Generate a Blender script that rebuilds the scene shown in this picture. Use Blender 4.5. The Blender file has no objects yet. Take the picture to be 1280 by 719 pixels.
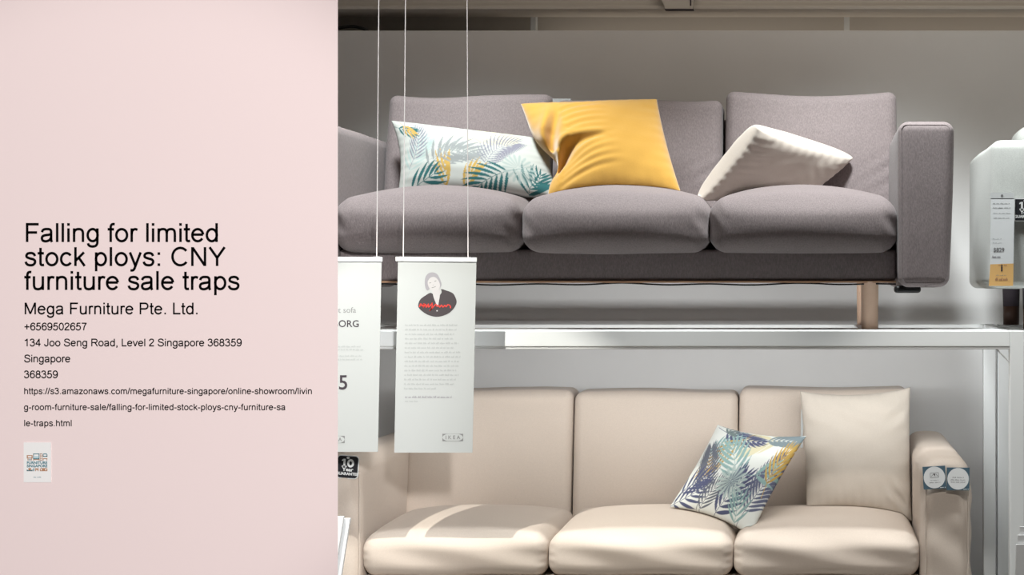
import bpy, math, random
import numpy as np

# ------------------------------------------------------------------ camera
SC = bpy.context.scene
COL = SC.collection
EYE = 1.51                       # eye height in metres
FPX, VX, VY = 1980.0, 1020.0, 356.0
cam = bpy.data.objects.new('camera', bpy.data.cameras.new('camera'))
COL.objects.link(cam)
cam.location = (0, 0, EYE)
cam.rotation_euler = (math.pi / 2, 0, 0)
cam.data.sensor_width = 36
cam.data.lens = 36 * FPX / 1280
cam.data.shift_x = (640 - VX) / 1280
cam.data.shift_y = (VY - 359.5) / 1280
cam.data.clip_end = 60
SC.camera = cam

# ------------------------------------------------------------------ light
world = bpy.data.worlds.new('store_ambient')
SC.world = world
world.use_nodes = True
world.node_tree.nodes['Background'].inputs[0].default_value = (1.0, 0.97, 0.94, 1)
world.node_tree.nodes['Background'].inputs[1].default_value = 0.08


def spot(name, loc, target, energy, half_deg, blend, radius, color=(1, 1, 1)):
    d = bpy.data.lights.new(name, 'SPOT')
    d.energy = energy
    d.spot_size = math.radians(2 * half_deg)
    d.spot_blend = blend
    d.shadow_soft_size = radius
    d.color = color
    o = bpy.data.objects.new(name, d)
    COL.objects.link(o)
    o.location = loc
    from mathutils import Vector
    o.rotation_euler = (Vector(target) - Vector(loc)).to_track_quat('-Z', 'Y').to_euler()
    return o


def area(name, loc, target, energy, sx, sy, color=(1, 1, 1), spread=180):
    d = bpy.data.lights.new(name, 'AREA')
    d.shape = 'RECTANGLE'
    d.size, d.size_y = sx, sy
    d.energy = energy
    d.color = color
    d.spread = math.radians(spread)
    o = bpy.data.objects.new(name, d)
    COL.objects.link(o)
    o.location = loc
    from mathutils import Vector
    o.rotation_euler = (Vector(target) - Vector(loc)).to_track_quat('-Z', 'Y').to_euler()
    return o


# ceiling track spots over the rack
for _x, _e in ((-1.25, 235), (0.12, 262), (1.15, 125)):
    spot('track_spot', (_x, 4.60, 3.38), (_x, 5.25, EYE + 0.1), _e, 32, 0.8, 0.15, (0.95, 1.0, 1.0))
# first throws the hanging cards' shadows; the low ones are added fill
spot('card_spot', (-1.485, 3.56, EYE + 1.13), (-1.03, 4.98, EYE - 0.96), 200, 19, 0.4, 0.006, (1, 0.98, 0.90))
spot('low_fill', (-0.35, 3.56, EYE + 1.13), (-0.35, 4.98, EYE - 1.07), 40, 19, 0.5, 0.05, (1, 0.97, 0.92))
spot('low_fill', (0.5, 3.56, EYE + 1.13), (0.45, 4.98, EYE - 1.0), 74, 19, 0.5, 0.05, (1, 0.97, 0.92))
# added fill lights under the shelf, for the lower sofa and the wall
area('shelf_fill', (-0.45, 5.0, EYE - 0.17), (-0.45, 5.6, EYE - 1.0), 1.5, 2.0, 0.03, (1, 0.98, 0.95))
area('wall_fill', (-0.28, 5.0, EYE - 0.30), (-0.28, 6.0, EYE + 0.18), 7.2, 2.05, 0.09, (0.98, 1, 1))
# added warm fill from above to lift the upper wall
area('upper_wall_fill', (0.3, 4.7, 3.4), (0.3, 6.0, 2.3), 9.3, 3.2, 0.15, (1, 0.88, 0.74))
# added fill hidden behind the wall panel to brighten the recess
area('recess_fill', (0.35, 6.18, 2.33), (0.35, 6.42, 2.50), 1.7, 2.9, 0.05, (1, 0.9, 0.78))
# added fill aimed to light the pink board evenly
spot('panel_fill', (1.2, -2.6, 3.2), (-1.42, 3.2, 1.45), 1780, 8.3, 0.45, 0.2, (1, 0.99, 0.98))

SC.view_settings.view_transform = 'Standard'
SC.view_settings.look = 'None'
SC.view_settings.gamma = 1
SC.view_settings.exposure = 0
SC.view_settings.use_curve_mapping = False

# ------------------------------------------------------------------ helpers
random.seed(4)


def P(x, y, Y):
    """world point at depth Y that the photograph shows at pixel x, y"""
    return np.array([(x - VX) * Y / FPX, Y, EYE - (y - VY) * Y / FPX])


def srgb(r, g, b):
    f = lambda c: (c / 255 / 12.92) if c / 255 <= 0.04045 else ((c / 255 + 0.055) / 1.055) ** 2.4
    return (f(r), f(g), f(b))


def material(name, color, rough=0.7, spec=0.3, bump=None, mottled=0.0, sheen=0.0, attr=False, stretch=(1, 1, 1), metallic=0.0, emis=None):
    m = bpy.data.materials.new(name)
    m.use_nodes = True
    nt = m.node_tree
    b = nt.nodes['Principled BSDF']
    b.inputs['Base Color'].default_value = (*color, 1)
    b.inputs['Roughness'].default_value = rough
    b.inputs['Specular IOR Level'].default_value = spec
    b.inputs['Metallic'].default_value = metallic
    if sheen:
        b.inputs['Sheen Weight'].default_value = sheen
        b.inputs['Sheen Roughness'].default_value = 0.5
    tc = nt.nodes.new('ShaderNodeTexCoord')
    mp = nt.nodes.new('ShaderNodeMapping')
    mp.inputs['Scale'].default_value = stretch
    nt.links.new(tc.outputs['Object'], mp.inputs['Vector'])
    src = None
    if attr:
        a = nt.nodes.new('ShaderNodeVertexColor')
        a.layer_name = 'Col'
        src = a.outputs['Color']
        nt.links.new(src, b.inputs['Base Color'])
    if mottled:
        n = nt.nodes.new('ShaderNodeTexNoise')
        n.inputs['Scale'].default_value = 300 if bump else 4
        n.inputs['Detail'].default_value = 5
        nt.links.new(mp.outputs[0], n.inputs['Vector'])
        r = nt.nodes.new('ShaderNodeMapRange')
        r.inputs['From Min'].default_value = 0.3
        r.inputs['From Max'].default_value = 0.7
        r.inputs['To Min'].default_value = 1 - mottled
        r.inputs['To Max'].default_value = 1 + mottled
        nt.links.new(n.outputs['Fac'], r.inputs['Value'])
        mx = nt.nodes.new('ShaderNodeMix')
        mx.data_type = 'RGBA'
        mx.blend_type = 'MULTIPLY'
        mx.inputs[0].default_value = 1
        if src is None:
            mx.inputs[6].default_value = (*color, 1)
        else:
            nt.links.new(src, mx.inputs[6])
        nt.links.new(r.outputs[0], mx.inputs[7])
        nt.links.new(mx.outputs[2], b.inputs['Base Color'])
    if bump:
        n2 = nt.nodes.new('ShaderNodeTexNoise')
        n2.inputs['Scale'].default_value = bump[0]
        n2.inputs['Detail'].default_value = 4
        nt.links.new(mp.outputs[0], n2.inputs['Vector'])
        bp = nt.nodes.new('ShaderNodeBump')
        bp.inputs['Strength'].default_value = bump[1]
        bp.inputs['Distance'].default_value = bump[2]
        nt.links.new(n2.outputs['Fac'], bp.inputs['Height'])
        nt.links.new(bp.outputs[0], b.inputs['Normal'])
    return m


M = {}
M['wall'] = material('wall_paint', (0.79, 0.785, 0.78), 0.85, 0.2, mottled=0.02)
M['ceiling'] = material('ceiling_paint', (0.36, 0.34, 0.31), 0.9, 0.2, mottled=0.03)
M['floor'] = material('polished_concrete', (0.55, 0.52, 0.49), 0.5, 0.3, mottled=0.06)
M['beam'] = material('beam_paint', (0.60, 0.56, 0.51), 0.75, 0.2)
M['white_metal'] = material('white_lacquered_metal', (0.80, 0.82, 0.82), 0.45, 0.35)
M['grey_fabric'] = material('grey_woven_fabric', (0.25, 0.212, 0.213), 0.95, 0.1, bump=(420, 0.35, 0.002), mottled=0.16, sheen=0.12, stretch=(1, 1, 0.35))
M['mauve_fabric'] = M['grey_fabric']
M['beige_fabric'] = material('beige_cotton_fabric', (0.60, 0.515, 0.445), 0.9, 0.12, bump=(350, 0.12, 0.001), mottled=0.04, sheen=0.1)
M['pale_fabric'] = material('pale_grey_fabric', (0.56, 0.575, 0.55), 0.95, 0.1, bump=(420, 0.35, 0.002), mottled=0.08, sheen=0.1)
M['yellow_fabric'] = material('mustard_yellow_cotton', (0.57, 0.31, 0.05), 0.85, 0.12, bump=(300, 0.1, 0.001), mottled=0.03, sheen=0.8)
M['cream_fabric'] = material('cream_cotton', (0.68, 0.61, 0.54), 0.88, 0.12, bump=(300, 0.1, 0.001), mottled=0.03, sheen=0.2)
M['natural_fabric'] = material('natural_beige_cotton', (0.53, 0.475, 0.415), 0.88, 0.12, bump=(300, 0.1, 0.001), mottled=0.03, sheen=0.1)
M['printed_fabric'] = material('leaf_printed_cotton', (0.8, 0.8, 0.75), 0.88, 0.12, bump=(300, 0.08, 0.001), attr=True)
M['black'] = material('black_plastic', (0.012, 0.012, 0.013), 0.5, 0.4)
M['tag_black'] = material('black_card', (0.018, 0.018, 0.022), 0.6, 0.3)
M['dark_wood'] = material('dark_brown_wood', (0.045, 0.02, 0.012), 0.5, 0.3, bump=(40, 0.1, 0.001), stretch=(8, 8, 1))
M['wood'] = material('pale_birch_wood', (0.66, 0.46, 0.34), 0.55, 0.3, mottled=0.12, stretch=(6, 6, 0.6))
M['trim_wood'] = material('raw_wood_strip', (0.50, 0.30, 0.19), 0.7, 0.2, mottled=0.1)
M['card'] = material('white_card', (0.465, 0.485, 0.485), 0.6, 0.3)
M['paper'] = material('white_paper', (0.84, 0.86, 0.87), 0.75, 0.2)
M['clear'] = material('frosted_clip_plastic', (0.70, 0.72, 0.72), 0.3, 0.5)
M['wire'] = material('white_nylon_wire', (0.47, 0.43, 0.42), 0.5, 0.3)
M['ink'] = material('dark_ink', (0.055, 0.045, 0.055), 0.7, 0.2)
M['soft_ink'] = material('pale_grey_ink', (0.385, 0.405, 0.405), 0.7, 0.2)
M['mid_ink'] = material('mid_grey_ink', (0.22, 0.22, 0.225), 0.7, 0.2)
M['jacket_ink'] = material('printed_charcoal', (0.065, 0.055, 0.06), 0.7, 0.2)
M['hair_ink'] = material('printed_silver_hair', (0.31, 0.30, 0.325), 0.7, 0.2)
M['skin_ink'] = material('printed_pale_skin', (0.50, 0.485, 0.49), 0.7, 0.2)
M['red_ink'] = material('printed_red_ink', (0.62, 0.055, 0.045), 0.7, 0.2)
M['white_ink'] = material('white_print', (0.82, 0.83, 0.83), 0.7, 0.2)
M['orange_card'] = material('yellow_orange_card', (0.85, 0.52, 0.20), 0.7, 0.2)
M['blue_card'] = material('slate_blue_card', (0.085, 0.15, 0.20), 0.6, 0.3)
M['pink'] = material('pale_pink_board', (0.86, 0.71, 0.70), 0.95, 0.05)
M['board_ink'] = material('black_lettering', (0.004, 0.004, 0.004), 0.95, 0.0)
M['teal_ink'] = material('teal_print', (0.06, 0.20, 0.25), 0.8, 0.1)
M['brown_ink'] = material('terracotta_print', (0.47, 0.25, 0.15), 0.8, 0.1)
M['aqua_ink'] = material('pale_blue_print', (0.50, 0.65, 0.70), 0.8, 0.1)
M['poster'] = material('white_poster_paper', (0.88, 0.86, 0.85), 0.9, 0.1)
M['coral'] = material('coral_label', (0.75, 0.40, 0.36), 0.8, 0.1)


def mesh_obj(name, verts, faces, mat, parent=None, smooth=True, origin=None, cols=None, kind=None):
    verts = np.asarray(verts, dtype=float)
    if origin is None:
        if parent is not None:
            p = parent
            while p.parent is not None:
                p = p.parent
            origin = np.array(p.location)
        else:
            lo, hi = verts.min(0), verts.max(0)
            origin = np.array([(lo[0] + hi[0]) / 2, (lo[1] + hi[1]) / 2, lo[2]])
    me = bpy.data.meshes.new(name)
    me.from_pydata((verts - origin).tolist(), [], faces)
    me.materials.append(mat)
    if smooth:
        me.polygons.foreach_set('use_smooth', [True] * len(me.polygons))
    if cols is not None:
        a = me.color_attributes.new('Col', 'FLOAT_COLOR', 'POINT')
        c4 = np.ones((len(verts), 4), dtype=np.float32)
        c4[:, :3] = cols
        a.data.foreach_set('color', c4.ravel())
    me.update()
    o = bpy.data.objects.new(name, me)
    COL.objects.link(o)
    if parent is not None:
        o.parent = parent
    else:
        o.location = origin
    if kind:
        o['kind'] = kind
    return o


def tag(o, label, cat, group=None):
    o['label'] = label
    o['category'] = cat
    if group:
        o['group'] = group
    return o


def thing(name, loc, label, cat, group=None):
    o = bpy.data.objects.new(name, None)
    o.empty_display_size = 0.1
    COL.objects.link(o)
    o.location = loc
    return tag(o, label, cat, group)


class MB:
    """collects shapes into one mesh"""
    def __init__(s):
        s.v, s.f = [], []

    def add(s, v, f):
        b = len(s.v)
        s.v += [tuple(p) for p in v]
        s.f += [tuple(i + b for i in q) for q in f]
        return s

    def box(s, lo, hi, bev=0.0):
        lo, hi = np.array(lo, float), np.array(hi, float)
        v, f = rounded_box((hi - lo), bev, (1, 1, 1), 2 if bev > 0 else 0)
        return s.add(v + (lo + hi) / 2, f)

    def tube(s, pts, r, n=8, closed=False):
        pts = [np.array(p, float) for p in pts]
        m = len(pts)
        rings = []
        for i, p in enumerate(pts):
            a = pts[(i - 1) % m] if (closed or i > 0) else p
            c = pts[(i + 1) % m] if (closed or i < m - 1) else p
            t = c - a
            t /= (np.linalg.norm(t) + 1e-12)
            up = np.array([0, 0, 1.0]) if abs(t[2]) < 0.9 else np.array([0, 1.0, 0])
            x = np.cross(t, up); x /= np.linalg.norm(x)
            y = np.cross(x, t)
            rr = r[i] if hasattr(r, '__len__') else r
            rings.append([p + rr * (math.cos(2 * math.pi * k / n) * x + math.sin(2 * math.pi * k / n) * y) for k in range(n)])
        v = [q for ring in rings for q in ring]
        f = []
        for i in range(m if closed else m - 1):
            j = (i + 1) % m
            for k in range(n):
                f.append((i * n + k, j * n + k, j * n + (k + 1) % n, i * n + (k + 1) % n))
        if not closed:
            f.append(tuple(range(n - 1, -1, -1)))
            f.append(tuple((m - 1) * n + k for k in range(n)))
        return s.add(v, [q[::-1] for q in f])

    def build(s, name, mat, parent=None, smooth=False, **k):
        return mesh_obj(name, s.v, s.f, mat, parent, smooth, **k)


def rounded_box(size, r, n, k):
    """surface grid of a box with rounded edges; n inner divisions per axis, k divisions per rounding"""
    a = np.array(size, float) / 2
    r = min(r, a.min() * 0.999)
    ax = []
    for i in range(3):
        inner = np.linspace(-(a[i] - r), a[i] - r, n[i] + 1)
        if k > 0 and r > 0:
            th = np.tan(np.linspace(0, math.pi / 4, k + 1)[1:]) * r
            ax.append(np.concatenate([-(a[i] - r) - th[::-1], inner, (a[i] - r) + th]))
        else:
            ax.append(np.linspace(-a[i], a[i], n[i] + 1))
    idx, verts, faces = {}, [], []

    def vid(i, j, l):
        key = (i, j, l)
        if key not in idx:
            idx[key] = len(verts)
            verts.append((ax[0][i], ax[1][j], ax[2][l]))
        return idx[key]
    N = [len(x) for x in ax]
    for axis in range(3):
        u, w = (axis + 1) % 3, (axis + 2) % 3
        for side in (0, N[axis] - 1):
            for i in range(N[u] - 1):
                for j in range(N[w] - 1):
                    q = []
                    for di, dj in ((0, 0), (1, 0), (1, 1), (0, 1)):
                        c = [0, 0, 0]
                        c[axis], c[u], c[w] = side, i + di, j + dj
                        q.append(vid(*c))
                    faces.append(tuple(q) if side else tuple(q[::-1]))
    v = np.array(verts)
    if k > 0 and r > 0:
        inner = np.clip(v, -(a - r), a - r)
        d = v - inner
        L = np.linalg.norm(d, axis=1, keepdims=True)
        v = np.where(L > 1e-9, inner + d / np.maximum(L, 1e-9) * r, v)
    return v, faces


def vnoise(p, scale, seed=0):
    """smooth pseudo-random field from a few sines"""
    rs = np.random.RandomState(seed)
    out = np.zeros(len(p))
    for i in range(7):
        d = rs.normal(size=3)
        d /= np.linalg.norm(d)
        out += np.sin((p @ d) * scale * rs.uniform(0.6, 1.8) + rs.uniform(0, 6.28)) * rs.uniform(0.5, 1)
    return out / 4


def soft_block(name, lo, hi, r, mat, parent, crown=(0, 0, 0), front=0.0, seed=1, wob=0.003, n=(26, 20, 10), post=None, pillow=2.0):
    """upholstered block: rounded box whose faces bulge (crown x, y, z)"""
    lo, hi = np.array(lo, float), np.array(hi, float)
    size = hi - lo
    v, f = rounded_box(size, r, n, 5)
    h = size / 2
    u = v / h
    g = lambda t: np.clip(1 - np.abs(t) ** pillow, 0, 1)
    d = np.zeros_like(v)
    d[:, 0] += np.sign(u[:, 0]) * np.abs(u[:, 0]) ** 3 * crown[0] * g(u[:, 1]) * g(u[:, 2])
    d[:, 1] += np.sign(u[:, 1]) * np.abs(u[:, 1]) ** 3 * crown[1] * g(u[:, 0]) * g(u[:, 2])
    d[:, 2] += np.where(u[:, 2] > 0, 1, 0.15) * np.sign(u[:, 2]) * np.abs(u[:, 2]) ** 3 * crown[2] * g(u[:, 0]) ** 0.75 * g(u[:, 1]) ** 0.75
    v = v + d
    nn = v / np.maximum(np.linalg.norm(v / h, axis=1, keepdims=True), 1e-6) / h
    nn /= np.maximum(np.linalg.norm(nn, axis=1, keepdims=True), 1e-6)
    v = v + nn * (vnoise(v, 9, seed) * wob + vnoise(v, 28, seed + 9) * wob * 0.35)[:, None]
    w = v + (lo + hi) / 2
    if post is not None:
        w = post(w, u)
    return mesh_obj(name, w, f, mat, parent)


def loop_pts(x0, x1, z0, z1, y, r, n=6):
    pts = []
    for cx, cz, a0 in ((x1 - r, z1 - r, 0), (x0 + r, z1 - r, 90), (x0 + r, z0 + r, 180), (x1 - r, z0 + r, 270)):
        for k in range(n + 1):
            a = math.radians(a0 + 90 * k / n)
            pts.append((cx + r * math.cos(a), y, cz + r * math.sin(a)))
    # subdivide the straight runs
    out = []
    for i, p in enumerate(pts):
        q = pts[(i + 1) % len(pts)]
        d = math.dist(p, q)
        m = max(1, int(d / 0.03))
        for k in range(m):
            out.append(tuple(np.array(p) + (np.array(q) - np.array(p)) * k / m))
    return out


# ---------------------------------------------------------------- lettering
def catmull(pts, closed=False, n=7):
    pts = [np.array(p, float) for p in pts]
    m = len(pts)
    out = []
    for i in range(m if closed else m - 1):
        p1, p2 = pts[i], pts[(i + 1) % m]
        p0 = pts[(i - 1) % m] if (closed or i > 0) else 2 * p1 - p2
        p3 = pts[(i + 2) % m] if (closed or i < m - 2) else 2 * p2 - p1
        for k in range(n):
            t = k / n
            out.append(0.5 * (2 * p1 + (p2 - p0) * t + (2 * p0 - 5 * p1 + 4 * p2 - p3) * t * t + (3 * p1 - p0 - 3 * p2 + p3) * t ** 3))
    if not closed:
        out.append(pts[-1])
    return out


def arc(cx, cy, rx, ry, a0, a1, n=26):
    return [(cx + rx * math.cos(math.radians(a0 + (a1 - a0) * k / n)), cy + ry * math.sin(math.radians(a0 + (a1 - a0) * k / n))) for k in range(n + 1)]


def ell(cx, cy, rx, ry):
    return ('C', arc(cx, cy, rx, ry, 0, 360, 32)[:-1])


L_ = lambda *p: ('L', list(p))
S_ = lambda *p: ('S', list(p))
ARCH = S_((110, 310), (128, 405), (185, 468), (272, 489), (360, 478), (420, 430), (444, 350), (446, 260), (446, 130), (446, 0))
G = {
 ' ': (278, []),
 'a': (556, [S_((84, 370), (112, 440), (180, 483), (278, 491), (372, 480), (422, 430), (430, 350), (430, 240), (431, 120), (440, 45), (466, 0)),
             S_((430, 300), (340, 275), (215, 258), (120, 225), (80, 150), (108, 65), (190, 30), (285, 38), (375, 85), (422, 165), (430, 250))]),
 'l': (222, [L_((111, 0), (111, 716))]), 'i': (222, [L_((111, 0), (111, 519)), L_((111, 616), (111, 716))]),
 'n': (556, [L_((110, 0), (110, 519)), ARCH]), 'h': (556, [L_((110, 0), (110, 716)), ARCH]),
 'm': (833, [L_((110, 0), (110, 519)), S_((110, 320), (126, 415), (180, 470), (258, 489), (340, 478), (392, 430), (412, 350), (416, 260), (416, 130), (416, 0)),
             S_((416, 320), (432, 415), (486, 470), (564, 489), (646, 478), (698, 430), (718, 350), (722, 260), (722, 130), (722, 0))]),
 'g': (556, [L_((446, 519), (446, 60)), S_((446, 100), (444, 10), (430, -80), (375, -145), (280, -170), (180, -158), (112, -110), (92, -45)), ell(266, 262, 188, 228)]),
 'd': (556, [L_((446, 0), (446, 716)), ell(266, 260, 188, 228)]), 'p': (556, [L_((110, -200), (110, 519)), ell(290, 260, 188, 228)]),
 'o': (556, [ell(278, 260, 204, 228)]),
 'f': (278, [S_((286, 672), (225, 680), (165, 655), (136, 590), (133, 500), (133, 250), (133, 0)), L_((15, 482), (258, 482))]),
 't': (278, [S_((128, 690), (128, 500), (128, 300), (128, 150), (135, 75), (170, 40), (215, 37), (266, 42)), L_((18, 482), (258, 482))]),
 'r': (333, [L_((110, 0), (110, 519)), S_((110, 270), (118, 370), (150, 445), (210, 482), (265, 484), (330, 460))]),
 'e': (556, [L_((74, 280), (482, 280)), ('L', arc(278, 260, 204, 228, 5, 328))]),
 's': (500, [S_((420, 375), (390, 445), (320, 485), (240, 491), (145, 468), (98, 395), (125, 330), (240, 285), (360, 252), (420, 195), (415, 115), (350, 45), (250, 29), (150, 48), (90, 105), (72, 165))]),
 'c': (500, [('L', arc(268, 260, 198, 228, 36, 326))]),
 'k': (500, [L_((110, 0), (110, 716)), L_((435, 519), (118, 205)), L_((232, 320), (458, 0))]),
 'y': (500, [L_((48, 519), (256, 5)), S_((454, 519), (352, 255), (255, -5), (218, -100), (178, -152), (130, -168), (66, -160))]),
 'v': (500, [L_((48, 519), (250, 15)), L_((452, 519), (250, 15))]),
 'w': (722, [L_((46, 519), (202, 15)), L_((202, 15), (361, 519)), L_((361, 519), (520, 15)), L_((520, 15), (676, 519))]),
 'u': (556, [L_((446, 519), (446, 0)), S_((110, 519), (110, 380), (110, 230), (118, 130), (160, 55), (255, 29), (350, 48), (420, 110), (446, 215))]),
 'z': (500, [L_((42, 478), (452, 478)), L_((420, 470), (80, 48)), L_((28, 41), (466, 41))]),
 'C': (722, [('L', arc(390, 358, 296, 328, 40, 322, 34))]), 'F': (611, [L_((124, 0), (124, 716)), L_((80, 674), (562, 674)), L_((124, 362), (502, 362))]),
 'N': (722, [L_((122, 0), (122, 716)), L_((600, 0), (600, 716)), L_((135, 690), (587, 26))]),
 'Y': (667, [L_((48, 716), (334, 310)), L_((620, 716), (334, 310)), L_((334, 340), (334, 0))]),
 'M': (833, [L_((118, 0), (118, 716)), L_((715, 0), (715, 716)), L_((128, 712), (416, 30)), L_((705, 712), (416, 30))]),
 'P': (667, [L_((122, 0), (122, 716)), ('L', [(80, 674), (400, 674)] + arc(400, 504, 174, 170, 90, -90) + [(122, 334)])]),
 'R': (722, [L_((122, 0), (122, 716)), ('L', [(80, 674), (440, 674)] + arc(440, 515, 178, 158, 90, -90) + [(122, 357)]), S_((350, 357), (440, 320), (530, 190), (650, 0))]),
 'L': (556, [L_((118, 0), (118, 716)), L_((74, 42), (525, 42))]),
 'J': (500, [('L', [(382, 716), (382, 210)] + arc(224, 205, 158, 172, 0, -180) + [(66, 215)])]),
 'S': (667, [S_((566, 510), (535, 605), (450, 668), (330, 685), (205, 660), (132, 590), (128, 500), (190, 428), (330, 385), (480, 340), (572, 270), (582, 180), (525, 85), (420, 35), (315, 30), (195, 55), (112, 130), (88, 235))]),
 '0': (556, [ell(278, 354, 196, 324)]), '1': (556, [L_((330, 0), (330, 716)), L_((350, 690), (260, 605), (110, 530))]),
 '2': (556, [S_((84, 500), (110, 600), (180, 662), (282, 678), (390, 652), (450, 575), (445, 485), (375, 380), (250, 265), (140, 160), (82, 50)), L_((32, 42), (506, 42))]),
 '3': (556, [S_((82, 540), (115, 625), (180, 668), (270, 678), (370, 648), (418, 560), (390, 450), (320, 402), (215, 388)), S_((260, 392), (360, 380), (440, 325), (468, 220), (430, 110), (350, 48), (260, 30), (160, 52), (100, 110), (72, 190))]),
 '4': (556, [L_((372, 0), (372, 716)), L_((385, 690), (60, 225)), L_((25, 210), (510, 210))]),
 '5': (556, [L_((462, 672), (160, 672)), L_((168, 690), (104, 325)), S_((104, 335), (180, 415), (285, 440), (390, 402), (458, 310), (458, 200), (410, 100), (330, 42), (230, 30), (130, 65), (80, 140), (70, 185))]),
 '6': (556, [S_((466, 540), (435, 625), (365, 672), (280, 678), (180, 630), (110, 520), (84, 370), (90, 220)), ell(286, 232, 190, 203)]),
 '7': (556, [L_((46, 672), (512, 672)), S_((478, 665), (365, 500), (280, 300), (232, 0))]),
 '8': (556, [ell(278, 530, 160, 148), ell(278, 206, 196, 176)]),
 '9': (556, [S_((90, 176), (121, 91), (191, 44), (276, 38), (376, 86), (446, 196), (472, 346), (466, 496)), ell(270, 484, 190, 203)]),
 '.': (278, [L_((139, 0), (139, 100))]), ',': (278, [L_((139, 0), (139, 100)), L_((165, 30), (120, -130))]),
 ':': (278, [L_((139, 0), (139, 100)), L_((139, 419), (139, 519))]), '/': (278, [L_((30, -12), (248, 728))]),
 '-': (333, [L_((32, 255), (301, 255))]), '+': (584, [L_((292, 90), (292, 570)), L_((52, 330), (532, 330))]),
}


def ribbon(pts, w, closed=False):
    pts = [np.array(p, float) for p in pts]
    pts = [p for i, p in enumerate(pts) if i == 0 or np.linalg.norm(p - pts[i - 1]) > 1e-6]
    m = len(pts)
    v = []
    for i, p in enumerate(pts):
        a = pts[(i - 1) % m] if (closed or i > 0) else None
        c = pts[(i + 1) % m] if (closed or i < m - 1) else None
        t1 = (p - a) if a is not None else (c - p)
        t2 = (c - p) if c is not None else (p - a)
        t1 = t1 / np.linalg.norm(t1); t2 = t2 / np.linalg.norm(t2)
        n1, n2 = np.array([-t1[1], t1[0]]), np.array([-t2[1], t2[0]])
        nn = n1 + n2
        nn /= max(np.linalg.norm(nn), 1e-6)
        k = w / 2 / max(nn @ n1, 0.5)
        v += [p + nn * k, p - nn * k]
    f = []
    for i in range(m if closed else m - 1):
        j = (i + 1) % m
        f.append((2 * i, 2 * i + 1, 2 * j + 1, 2 * j))
    return v, f


def line_of_text(txt, size, x_end=None, weight=86):
    """2-D vertices and faces of a line; x_end stretches the spacing so the line is that wide"""
    adv = sum(G[c][0] for c in txt) * size / 1000
    extra = 0 if x_end is None else (x_end - adv) / max(1, len(txt) - 1)
    V, Fc, x = [], [], 0.0
    for c in txt:
        a, strokes = G[c]
        for kind, pts in strokes:
            q = catmull(pts) if kind == 'S' else pts
            w = 100 if (c in '.:,' and len(pts) == 2 and pts[0][0] == 139) or (c == 'i' and pts[0][1] > 600) else weight
            v, f = ribbon(q, w, kind == 'C')
            b = len(V)
            V += [(x + p[0] * size / 1000, p[1] * size / 1000) for p in v]
            Fc += [tuple(i + b for i in g) for g in f]
        x += a * size / 1000 + extra
    return V, Fc


def text_mesh(txt, size, align='LEFT', bold=0.0):
    cu = bpy.data.curves.new('text', 'FONT')
    cu.body = txt
    cu.size = size
    cu.align_x = align
    cu.offset = bold
    cu.resolution_u = 3
    o = bpy.data.objects.new('text', cu)
    COL.objects.link(o)
    dg = bpy.context.evaluated_depsgraph_get()
    me = bpy.data.meshes.new_from_object(o.evaluated_get(dg))
    v = np.array([x.co[:] for x in me.vertices])
    f = [tuple(p.vertices) for p in me.polygons]
    bpy.data.objects.remove(o)
    bpy.data.curves.remove(cu)
    bpy.data.meshes.remove(me)
    return v[:, :2] if len(v) else np.zeros((0, 2)), f


class Plane2D:
    """places flat shapes, given in photograph-like units on a sheet, in the world"""
    def __init__(s, origin, ex, ez, en):
        s.o, s.ex, s.ez, s.en = [np.array(q, float) for q in (origin, ex, ez, en)]

    def at(s, v2, off):
        v2 = np.asarray(v2, float)
        return s.o + v2[:, :1] * s.ex + v2[:, 1:2] * s.ez + s.en * off

    def put(s, name, v2, f, off, mat, parent, **k):
        return mesh_obj(name, s.at(v2, off), f, mat, parent, smooth=False, **k)


def disc(cx, cy, rx, ry, n=40):
    return [(cx + rx * math.cos(2 * math.pi * k / n), cy + ry * math.sin(2 * math.pi * k / n)) for k in range(n)], [tuple(range(n))]


def rect(x0, y0, x1, y1):
    return [(x0, y0), (x1, y0), (x1, y1), (x0, y1)], [(0, 1, 2, 3)]


def slab(name, pl, outline, th, mat, parent, **k):
    """flat sheet with real thickness behind its face"""
    n = len(outline)
    v = np.concatenate([pl.at(outline, 0), pl.at(outline, -th)])
    f = [tuple(range(n)), tuple(range(2 * n - 1, n - 1, -1))] + [(i + n, (i + 1) % n + n, (i + 1) % n, i) for i in range(n)]
    return mesh_obj(name, v, f, mat, parent, smooth=False, **k)


def rrect(x0, y0, x1, y1, r, n=6):
    pts = []
    for cx, cy, a0 in ((x1 - r, y1 - r, 0), (x0 + r, y1 - r, 90), (x0 + r, y0 + r, 180), (x1 - r, y0 + r, 270)):
        for k in range(n + 1):
            a = math.radians(a0 + 90 * k / n)
            pts.append((cx + r * math.cos(a), cy + r * math.sin(a)))
    return pts


def word_lines(lines, h, seed=3):
    """rows of small word-shaped strokes standing for unreadable small print: lines = [(x0, x1, y)]"""
    rs = random.Random(seed)
    V, Fc = [], []
    for x0, x1, y in lines:
        x = x0
        while x < x1:
            w = min(rs.uniform(2.2, 6.5), x1 - x)
            k = x
            while k < x + w:
                ww = min(rs.uniform(0.55, 1.0), x + w - k)
                hh = h * rs.choice((0.7, 0.7, 1.0, 0.7, 1.1))
                b = len(V)
                V += [(k, y), (k + ww, y), (k + ww, y + hh), (k, y + hh)]
                Fc.append((b, b + 1, b + 2, b + 3))
                k += ww + 0.28
            x += w + 1.2
    return V, Fc


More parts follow.
